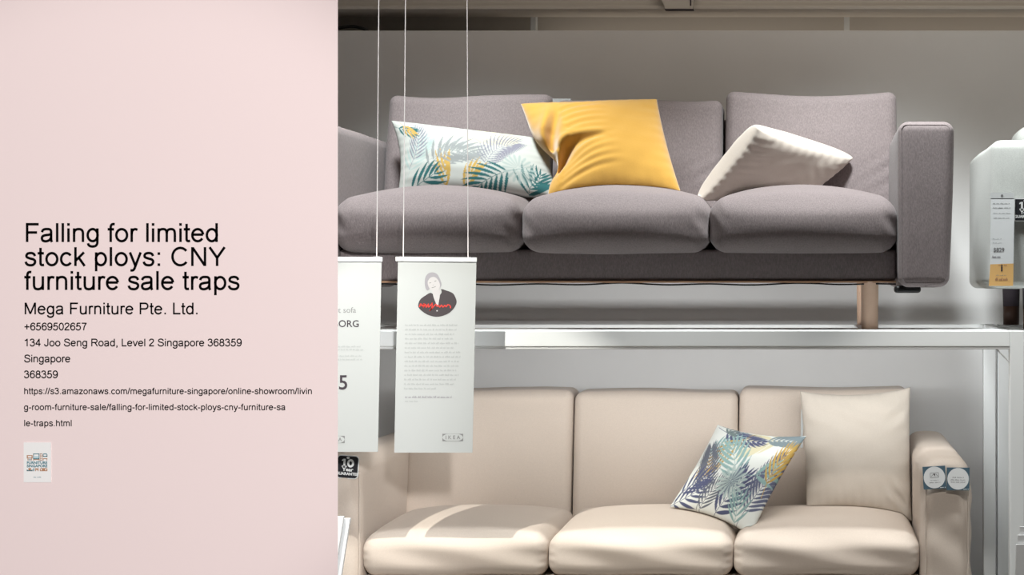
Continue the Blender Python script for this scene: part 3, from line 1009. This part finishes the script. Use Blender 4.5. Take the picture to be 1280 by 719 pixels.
cp = throw_pillow('throw_pillow', [P(1008, 640, 5.38), P(1140, 652, 5.36), P(1138, 484, 5.47), P(1000, 489, 5.48)], (-0.02, -0.93, 0.30), 0.07, 0.04,
                  M['natural_fabric'], 'plain natural beige square cushion at the right end of the beige sofa', (100, 100), (0.03, 0.10), wr=wr_n, seed=18, expo=0.4, on=on_beige)
q = [P(1001.5, 512, 5.47), P(1004.5, 512, 5.465), P(1003.5, 560, 5.44), P(1000.5, 560, 5.445)]
o3 = np.array(cp.location)
ct = mesh_obj('care_label', q + [c + np.array([0, 0.002, 0]) for c in q], [(0, 1, 2, 3), (7, 6, 5, 4), (0, 3, 7, 4), (1, 5, 6, 2), (4, 5, 1, 0), (3, 2, 6, 7)], M['card'], cp, False)
ct['label'] = 'white care label'

# ------------------------------------------------------------------ hanging cards
YC = 4.75


def hanging_card(top_l, top_r, bottom_l, bottom_r, rail_l, rail_r, wires, name_label):
    """white printed card on a header rail, hung on two wires"""
    tl, tr, bl, br_ = [P(*q, YC) for q in (top_l, top_r, bottom_l, bottom_r)]
    t = thing('hanging_sign', ((tl + tr) / 2 * [1, 1, 0] + [0, 0, bl[2]]), name_label, 'sign', 'cards hung in front of the sofas')
    th = np.array([0, 0.0012, 0])
    body = mesh_obj('card', [bl, br_, tr, tl] + [q + th for q in (bl, br_, tr, tl)], [(0, 1, 2, 3), (7, 6, 5, 4), (4, 5, 1, 0), (5, 6, 2, 1), (6, 7, 3, 2), (7, 4, 0, 3)], M['card'], t, False)
    rl, rr = P(*rail_l, YC), P(*rail_r, YC)
    hh = np.array([0, 0, 0.013])
    v = []
    for y in (-0.004, 0.006):
        for q in (rl - hh, rr - hh, rr, rl):
            v.append(q + np.array([0, y, 0]))
    mesh_obj('header_rail', v, [(0, 1, 2, 3), (7, 6, 5, 4), (4, 5, 1, 0), (5, 6, 2, 1), (6, 7, 3, 2), (7, 4, 0, 3)], M['white_metal'], t, False)
    for (xt, xb, yb) in wires:
        c = P(xb, yb, YC)
        MB().box(c + [-0.010, -0.005, -0.009], c + [0.010, 0.007, 0.001], 0.001).build('clip', M['clear'], t)
        k = P(xt, 0, YC)
        z_top = 3.45
        f = (z_top - c[2]) / (k[2] - c[2])
        MB().tube([c + [0, 0.001, 0], c + (k - c) * f + [0, 0.001, 0]], 0.0014, 8).build('hanging_wire', M['wire'], t, True)
    return t, body


def sheet_plane(Y):
    """sheet coordinates run like the photograph's pixels at depth Y"""
    s = Y / FPX
    return Plane2D((-VX * s, Y, EYE + VY * s), (s, 0, 0), (0, 0, -s), (0, -1, 0))


def flipy(v):
    return [(x, -y) for x, y in v]


pc = sheet_plane(YC)


def lean_x(y):
    return -0.019 * (y - 325)     # the cards hang slightly out of plumb


def put(name, v, f, off, mat, parent, lean=True, flip=True):
    v = [(x + (lean_x(y) if lean else 0), y) for x, y in v]
    if flip:
        f = [tuple(q[::-1]) for q in f]
    return pc.put(name, v, f, off, mat, parent)


def ptext(txt, size, x, y, align='LEFT', bold=0.0, sx=1.0, rot=0.0):
    v, f = text_mesh(txt, size, align, bold)
    c, s = math.cos(rot), math.sin(rot)
    return [(x + sx * (p[0] * c - p[1] * s), y - (p[0] * s + p[1] * c)) for p in v], [tuple(q) for q in f]


# right card, with the portrait
t, body = hanging_card((497.5, 326), (595.5, 326), (492.8, 566), (590.5, 566), (495, 321), (596, 322), ((506.8, 504, 322), (583.9, 585, 322.5)),
                       'white hanging card with a portrait over small print, in front of the sofas')
# portrait print: oval bust in a charcoal jacket, silver hair, red handwriting across
jk = catmull([(523.5, 384), (523.5, 379), (526, 374), (532, 369.5), (539, 366.2), (546, 372), (552, 366), (551.5, 361.5), (558, 363.3), (566, 366.5), (570, 373), (571, 379), (567.5, 386), (561, 392), (552, 395.5), (544, 396), (535, 393.5), (528, 389)], True, 4)
pr = put('portrait_print', [(p[0] + 0.7, p[1]) for p in jk], [tuple(range(len(jk)))], 0.0004, M['jacket_ink'], body)
put('shirt_print', [(541, 364), (551.6, 362), (550.5, 372), (548.6, 384), (546.3, 380), (543, 372)], [(0, 1, 2, 3, 4, 5)], 0.0007, M['skin_ink'], pr)
hair = catmull([(533, 361), (531.5, 354), (532.5, 346), (536.5, 341.5), (542, 340.6), (547, 343), (550.5, 349), (552.5, 356), (549, 361), (546, 356), (541, 357), (536, 363)], True, 4)
put('hair_print', hair, [tuple(range(len(hair)))], 0.0007, M['hair_ink'], pr)
fc = catmull([(535.3, 352), (539, 347), (544.5, 346.8), (549, 351.5), (550.8, 358), (548.5, 363), (544, 364.5), (539.5, 362.5), (536.3, 358)], True, 4)
put('face_print', fc, [tuple(range(len(fc)))], 0.0009, M['skin_ink'], pr)
for (x0, y0, x1, y1, w) in ((537.2, 354.0, 539.4, 353.2, 0.8), (543.5, 351.8, 546, 350.9, 0.8), (540.4, 359.8, 545.4, 358.2, 0.7), (541.5, 356.6, 542.8, 356.0, 0.4)):
    v, f = ribbon([(x0, y0), ((x0 + x1) / 2, (y0 + y1) / 2 + 0.2), (x1, y1)], w)
    put('feature_print', v, f, 0.0011, M['mid_ink'], pr)
sig = [(525.5, 384), (527, 380), (529, 382.5), (531, 380), (530.5, 384), (533, 380.5), (534, 384), (536.5, 380.3), (537, 384), (540, 381), (541.5, 379), (541, 385), (539, 388), (543.5, 383), (546, 380.5), (547.5, 383), (549, 381.5), (551, 384), (553, 381.5), (555, 384), (557, 381.8), (559, 383.5), (561, 381), (564, 382.5), (564.5, 385.5)]
v, f = ribbon(catmull(sig, False, 4), 1.3)
put('handwriting', v, f, 0.0010, M['red_ink'], pr, flip=False)
v, f = disc(547.6, 388.6, 0.9, 0.9, 12)
put('button_print', v, f, 0.0010, M['skin_ink'], pr)
# faint small print
rows = []
ends = [574, 574, 570, 569, 576, 571, 579, 579, 577, 578, 574, 577, 574, 572, 550]
for i in range(15):
    rows.append((508, ends[i], 407.5 + i * 5.67))
v, f = word_lines([(a, b - 1, y) for a, b, y in rows], -2.1)
put('small_print', v, f, 0.0004, M['soft_ink'], body, flip=False)
v, f = word_lines([(509.5, 568, 497.6)], -2.4, 8)
put('small_print', v, f, 0.0004, M['hair_ink'], body, flip=False)
v, f = word_lines([(509.5, 526, 502.6)], -1.8, 9)
put('small_print', v, f, 0.0004, M['soft_ink'], body, flip=False)


def logo(cx, cy, body):
    w, h = 13.0, 4.6
    v, f = rect(cx - w, cy - h, cx + w, cy + h)
    lg = put('logo_print', v, f, 0.0004, M['mid_ink'], body, lean=False)
    v, f = disc(cx, cy, w * 1.0, h * 1.02, 40)
    v = [(x, min(max(y, cy - h + 0.25), cy + h - 0.25)) for x, y in [(cx + (p[0] - cx) * 0.985, cy + (p[1] - cy) * 1.12) for p in v]]
    put('logo_oval', v, f, 0.0007, M['card'], lg, lean=False)
    v, f = ptext('I K E A', 6.4, cx, cy + 2.0, 'CENTER', 0.12, 1.0)
    put('logo_letters', v, f, 0.0010, M['mid_ink'], lg, lean=False, flip=False)


logo(566, 547, body)

# left card, half behind the pink board
t, body = hanging_card((379.5, 326), (477, 326), (374.5, 565), (472.3, 565), (378, 321), (478, 321.5), ((473.4, 470.8, 321.5), (391, 388, 321)),
                       'white hanging card with large lettering, partly behind the pink board')
v, f = ptext('at sofa', 9.9, 445.3, 391, 'RIGHT', 0.0, 1.03)
put('lettering', v, f, 0.0004, M['mid_ink'], body, lean=False, flip=False)
v, f = ptext('BORG', 12.1, 449.2, 408.8, 'RIGHT', 0.14, 1.0)
put('lettering', v, f, 0.0004, M['ink'], body, lean=False, flip=False)
v, f = ptext('5', 25.5, 435.5, 486.8, 'RIGHT', 0.3, 1.0)
put('lettering', v, f, 0.0004, M['ink'], body, lean=False, flip=False)
v, f = word_lines([(390, 452, 434.2), (390, 454, 438.2), (390, 453, 446), (390, 453.5, 450.4)], -1.9, 21)
put('small_print', v, f, 0.0004, M['soft_ink'], body, lean=False, flip=False)
logo(418, 549.5, body)

# ------------------------------------------------------------------ tags
def tag_plane(Y, cx, cy, rot):
    s = Y / FPX
    c, r = math.cos(math.radians(rot)), math.sin(math.radians(rot))
    o = P(cx, cy, Y)
    return Plane2D(o, (s * c, 0, s * r), (-s * r, 0, s * c), (0, -1, 0))


def stitched(pl, txt, size, x, y, bold, mat, parent, sx=1.0, off=0.0005):
    v, f = text_mesh(txt, size, 'CENTER', bold)
    return pl.put('lettering', [(x + p[0] * sx, y + p[1]) for p in v], f, off, mat, parent)


def guarantee_tag(Y, cx, cy, rot, w, h, r, label):
    t = thing('guarantee_tag', P(cx, cy + h, Y), label, 'tag')
    pl = tag_plane(Y, cx, cy, rot)
    b = slab('tag_border', pl, rrect(-w, -h, w, h, r), 0.0025, M['white_ink'], t)
    o = rrect(-w + 1, -h + 1, w - 1, h - 1, max(r - 1, 0.3))
    pl.put('tag_face', o, [tuple(range(len(o)))], 0.0004, M['tag_black'], t)
    k = w / 14
    v, f = ribbon(arc(3.6 * k, 5.4 * k, 3.1 * k, 3.9 * k, 0, 360, 32)[:-1], 2.7 * k, True)
    for q in ([(-5.6, 0.2), (-3.0, 0.2), (-3.0, 10.6), (-5.6, 10.6)], [(-7.4, 0.2), (-1.2, 0.2), (-1.2, 2.0), (-7.4, 2.0)], [(-5.7, 10.6), (-7.6, 9.2), (-7.6, 7.5), (-5.7, 8.4)]):
        f = f + [tuple(range(len(v), len(v) + 4))]
        v = v + [(a * k, b * k) for a, b in q]
    pl.put('numeral', [(p[0], p[1] - 0.4) for p in v], [tuple(q[::-1]) for q in f], 0.0008, M['white_ink'], t)
    stitched(pl, 'Year', 6.2 * w / 14, 0.4, -5.0, 0.22, M['white_ink'], t, 1.15, 0.0008)
    stitched(pl, 'GUARANTEE', 4.9 * w / 14, 0, -10.0, 0.2, M['white_ink'], t, 1.0, 0.0008)
    pl.put('emblem', [(-2.4, h - 3.2), (0, h - 4.6), (2.4, h - 3.2), (0.8, h - 1.8), (-0.8, h - 1.8)], [(0, 1, 2, 3, 4)], 0.0008, M['white_ink'], t)
    return t


guarantee_tag(4.948, 434.5, 584.0, -4, 13.8, 14.6, 5, 'black guarantee tag with white numeral on the left arm of the beige sofa')
guarantee_tag(4.950, 1281.5, 262.3, 0, 13.5, 14.3, 0.6, 'square black guarantee tag on the pale grey armchair')

# price tag on the pale armchair
t = thing('price_tag', P(1251, 358, 4.945), 'white and yellow price tag hanging on the front of the pale grey armchair', 'tag')
pl = tag_plane(4.945, 1252.0, 302, 0)
slab('tag_sheet', pl, [(-14.2, -28.5), (14.8, -28.5), (16.2, 54), (-13.2, 54)], 0.0015, M['paper'], t)
pl.put('information_panel', [(-16, -55.5), (14.4, -55.5), (14.8, -27.5), (-14.2, -28.5)], [(0, 1, 2, 3)], 0.0003, M['orange_card'], t)
slab('clip', pl, rrect(-14, 53, 15.5, 61, 1.0), 0.003, M['clear'], t)
v, f = disc(0.5, 57.5, 1.5, 1.5, 14)
pl.put('clip_hole', v, f, 0.0006, M['mid_ink'], t)
for y, x0, x1, h in ((47, -11, 10, 1.1), (41.5, -11, 11, 1.4), (35, -11, 11, 0.7), (29, -10, 10, 0.8), (3, -11, 0, 0.6), (-2, -11, 2, 0.6)):
    v, f = word_lines([(x0, x1, y)], h, int(y) + 70)
    pl.put('small_print', v, f, 0.0004, M['soft_ink'], t)
stitched(pl, '$829', 7.2, -3.4, -12.8, 0.12, M['mid_ink'], t, 0.95)
v, f = word_lines([(-11.5, -1.5, -20.5)], 2.6, 5)
pl.put('small_print', v, f, 0.0004, M['hair_ink'], t)
stitched(pl, 'i', 12.5, 0.2, -37.0, 0.35, M['ink'], t, 1.1, 0.0008)
v, f = word_lines([(-4, 6.5, -30.2)], 1.2, 6)
pl.put('small_print', v, f, 0.0008, M['brown_ink'], t)
v, f = word_lines([(-7, 6, -42.5)], 0.7, 7)
pl.put('small_print', v, f, 0.0008, M['hair_ink'], t)
v, f = word_lines([(-8, 7.5, -48.8)], 3.2, 7)
pl.put('small_print', v, f, 0.0008, M['brown_ink'], t)

# two slate blue tags on the right arm of the beige sofa
for k, (cx, cy, rot, w, label) in enumerate(((1168, 597.2, 3.2, 14.2, 'slate blue square tag with a small black emblem on the beige sofa arm'),
                                             (1197.6, 598.9, -0.6, 14.2, 'slate blue square tag with printed lines at the outer edge of the beige arm'))):
    t = thing('care_tag', P(cx, cy + 14, 4.938), label, 'tag', 'slate blue tags on the sofa arm')
    pl = tag_plane(4.938, cx, cy, rot)
    slab('tag_sheet', pl, [(-w, -w), (w, -w), (w, w), (-w, w)], 0.002, M['blue_card'], t)
    v, f = disc(0, 0.2, 13.4, 13.6)
    pl.put('white_circle', v, f, 0.0004, M['paper'], t)
    if k == 0:
        for a, b in (((-5, 0.2), (-5, 6)), ((-5, 6), (5.4, 6)), ((5.4, 6), (5.4, 0.2)), ((-5, 0.2), (5.4, 0.2)), ((-4, 1.5), (-0.5, 5)), ((4.5, 1.5), (2, 4.5))):
            v, f = ribbon([a, b], 0.45)
            pl.put('emblem', v, f, 0.0007, M['mid_ink'], t)
        pl.put('emblem', [(-1.2, 4.6), (1.2, 5), (0.8, 2.6), (1.4, 1.2), (-0.2, 3)], [(0, 1, 2, 3, 4)], 0.0009, M['ink'], t)
        v, f = word_lines([(-5, 5, -3.6), (-6.5, 7, -6.6)], 1.0, 31)
    else:
        v, f = word_lines([(-7, 7, 1.4), (-9.5, 10, -1.6), (-9, 9, -4.5)], 1.0, 33)
    pl.put('small_print', v, f, 0.0007, M['hair_ink'], t)
    v, f = word_lines([(6.5, 13.2, -13.2)], 0.9, 35)
    pl.put('small_print', v, f, 0.0007, M['white_ink'], t)

# ------------------------------------------------------------------ leaflets and their stands
def leaflet_stand(x, y, z, label):
    t = thing('leaflet_stand', (x, y, 0), label, 'stand')
    MB().tube([(x, y, 0.0), (x, y, 0.012)], [0.13, 0.125], 28).build('base_plate', M['white_metal'], t, True)
    MB().tube([(x, y, 0.01), (x, y, z)], 0.011, 14).build('pole', M['white_metal'], t, True)
    MB().box((x - 0.06, y - 0.035, z - 0.006), (x + 0.06, y + 0.035, z), 0.001).box((x - 0.06, y + 0.03, z), (x + 0.06, y + 0.035, z + 0.05), 0.001).build('tray', M['white_metal'], t)
    return t


def leaflet(cx, y, z, w, h, tilt, th, label, group):
    """sheet bundle standing in a tray, turned by tilt about its lower middle"""
    c, s = math.cos(tilt), math.sin(tilt)
    v = []
    for yy in (y, y + th):
        for a, b in ((-w / 2, 0), (w / 2, 0), (w / 2, h), (-w / 2, h)):
            v.append((cx + a * c + b * s, yy, z - a * s * 0 + b * c))
    o = mesh_obj('leaflet', v, [(0, 1, 2, 3), (7, 6, 5, 4), (4, 5, 1, 0), (5, 6, 2, 1), (6, 7, 3, 2), (7, 4, 0, 3)], M['paper'], None, False)
    return tag(o, label, 'leaflet', group)


YL = 4.55
pL = P(398, 795, YL)
leaflet_stand(pL[0], YL, pL[2], 'slim white leaflet stand behind the lower edge of the pink board')
z_t = lambda y: EYE - (y - VY) * YL / FPX
for k, (xr, yt, dy) in enumerate(((431.5, 645, -0.016), (437.5, 648.5, 0.0))):
    h = z_t(yt) - pL[2] - 0.001
    tilt = 0.155
    w = 0.105
    xtop = (xr - VX) * YL / FPX
    cx = xtop - h * math.tan(tilt) - w / 2 * math.cos(tilt)
    leaflet(cx, YL + dy, pL[2] + 0.001, w, h / math.cos(tilt), tilt, 0.012,
            ('white leaflet in front of its pair beside the pink board', 'white leaflet standing furthest right beside the pink board')[k], 'leaflets beside the pink board')
pR = P(1303, 800, YL)
leaflet_stand(pR[0], YL, pR[2], 'slim white leaflet stand at the lower right corner')
for k, (xl, yt, dy) in enumerate(((1275.2, 659, -0.030), (1272.2, 669, -0.014), (1269.8, 680, 0.002))):
    h = z_t(yt) - pR[2] - 0.001
    w = 0.12
    tilt = 0.035
    xtop = (xl - VX) * YL / FPX
    cx = xtop + w / 2 * math.cos(tilt) - h * math.tan(tilt)
    leaflet(cx, YL - dy * 0.5 - 0.01 + k * 0.0, pR[2] + 0.001, w, h / math.cos(tilt), tilt, 0.006,
            ('tallest white leaflet in the fan at the lower right corner', 'middle white leaflet in the fan at the lower right corner', 'lowest white leaflet in the fan at the lower right corner')[k], 'leaflets at the right edge')

# ------------------------------------------------------------------ pink slide artwork, added as a standing board
YP = 3.2
sp = YP / FPX
bx1 = (422.3 - VX) * sp
bx0 = bx1 - 0.98
board = thing('slide_panel', (bx0 + 0.49, YP + 0.02, 0), 'pale pink slide artwork with black lettering, added as a tall standing board, filling the left of the view', 'board')
ch = 0.018
o_ = [(bx0, YP), (bx1, YP), (bx1 - ch, YP + 0.03), (bx0 + ch, YP + 0.03)]
v = [(x, y, 0.012) for x, y in o_] + [(x, y, 2.5) for x, y in o_]
panel = mesh_obj('panel', v, [(0, 1, 5, 4), (1, 2, 6, 5), (2, 3, 7, 6), (3, 0, 4, 7), (4, 5, 6, 7), (3, 2, 1, 0)], M['pink'], board, False)
for x in (bx0 + 0.12, bx1 - 0.16):
    MB().box((x - 0.03, YP - 0.2, 0), (x + 0.03, YP + 0.23, 0.014), 0.003).build('foot_plate', M['white_metal'], board)
pp = sheet_plane(YP)
for txt, size, x0, x1, yb, wt in (('Falling for limited', 33, 30, 274.5, 302.6, 97), ('stock ploys: CNY', 33, 30, 282.5, 332.6, 97), ('furniture sale traps', 33, 30, 300.5, 362.5, 97),
                                  ('Mega Furniture Pte. Ltd.', 20.4, 29.6, 249, 393.0, 100), ('+6569502657', 13.2, 30, 109, 413.0, 108),
                                  ('134 Joo Seng Road, Level 2 Singapore 368359', 13.2, 29.8, 302.8, 433.0, 108), ('Singapore', 13.2, 29.8, 88.5, 453.0, 108), ('368359', 13.2, 29.8, 73, 472.8, 108),
                                  ('https://s3.amazonaws.com/megafurniture-singapore/online-showroom/livin', 11.0, 29.8, 390.6, 492.8, 110),
                                  ('g-room-furniture-sale/falling-for-limited-stock-ploys-cny-furniture-sa', 11.0, 29.8, 357.3, 512.8, 110),
                                  ('le-traps.html', 11.0, 29.8, 90.4, 532.9, 110)):
    v, f = line_of_text(txt, size, x1 - x0, wt)
    pp.put('lettering', [(x0 + p[0], yb - p[1]) for p in v], f, 0.0006, M['board_ink'], panel)
# little thumbnail of the slide artwork, laid on the board as a poster
po = slab('poster', Plane2D((-VX * sp, YP - 0.0012, EYE + VY * sp), (sp, 0, 0), (0, 0, -sp), (0, -1, 0)), [(30, 603), (64, 603), (64, 553.2), (30, 553.2)], 0.001, M['poster'], board)
po['label'] = 'small white poster'


def pput(name, v, f, mat, off=0.0018):
    return pp.put(name, v, [tuple(q[::-1]) for q in f], off, mat, po)


def frame2(x0, y0, x1, y1, w=0.7):
    V, Fc = [], []
    for a in (rect(x0, y0, x1, y0 + w), rect(x0, y1 - w, x1, y1), rect(x0, y0, x0 + w, y1), rect(x1 - w, y0, x1, y1)):
        b = len(V)
        V += a[0]
        Fc += [tuple(i + b for i in q) for q in a[1]]
    return V, Fc


def rects(*rs):
    V, Fc = [], []
    for r in rs:
        a = rect(*r)
        b = len(V)
        V += a[0]
        Fc += [tuple(i + b for i in q) for q in a[1]]
    return V, Fc


for txt, yb in (('FURNITURE', 580.0), ('SINGAPORE', 584.1)):
    v, f = text_mesh(txt, 4.6, 'LEFT', 0.16)
    wd = max(p[0] for p in v)
    pp.put('poster_lettering', [(34 + p[0] * 25.7 / wd, yb - p[1]) for p in v], f, 0.0018, M['teal_ink'], po)
# furniture pictograms: armchair, bed, shelf, sofa, desk, table, sideboard
pput('poster_picture', *rects((34, 569, 41.4, 570), (34, 570, 35.4, 573), (40, 570, 41.4, 573), (35.4, 572, 40, 573), (35, 573.2, 36, 575.6), (39.4, 573.2, 40.4, 575.6)), M['brown_ink'])
pput('poster_picture', *rects((36.4, 573.6, 37.2, 575.6), (38, 573.6, 39, 575.6)), M['teal_ink'])
pput('poster_picture', *frame2(42, 567, 49.8, 574, 0.9), M['teal_ink'])
pput('poster_picture', *rects((43.2, 570.2, 48.6, 573)), M['aqua_ink'])
pput('poster_picture', *rects((42, 574.2, 50, 575), (42, 575, 43, 575.9), (49, 575, 50, 575.9)), M['brown_ink'])
pput('poster_picture', *frame2(50.4, 567, 53.6, 575.8, 0.7), M['brown_ink'])
pput('poster_picture', *rects((51, 569.6, 53, 570.3), (51, 572.6, 53, 573.3)), M['brown_ink'])
pput('poster_picture', *rects((54.6, 567, 59.2, 568), (54, 568, 55, 571), (58.8, 568, 59.8, 571), (54, 570, 59.8, 571)), M['teal_ink'])
pput('poster_picture', *rects((54, 572.9, 59.8, 573.9), (54.2, 573.9, 55, 575.8), (58.8, 573.9, 59.6, 575.8)), M['brown_ink'])
pput('poster_picture', *rects((34, 587, 35.2, 589), (40, 587, 41.2, 589), (34, 588, 41.2, 589), (42, 585.4, 43.2, 589)), M['teal_ink'])
pput('poster_picture', *rects((36, 585.2, 39.4, 588), (44, 585.4, 49, 586.6), (44.4, 586.6, 45.4, 589), (46, 586.6, 47.4, 588), (47.8, 586.6, 48.8, 589), (50.4, 585.6, 51.4, 589), (51.4, 585.2, 58.6, 586.2), (51.4, 588, 58.6, 589), (58.6, 585.6, 59.8, 589), (53, 586.2, 57, 588)), M['brown_ink'])
v, f = word_lines([(42.6, 52, 597)], -1.0, 3)
pp.put('poster_lettering', v, [tuple(q) for q in f], 0.0018, M['teal_ink'], po)
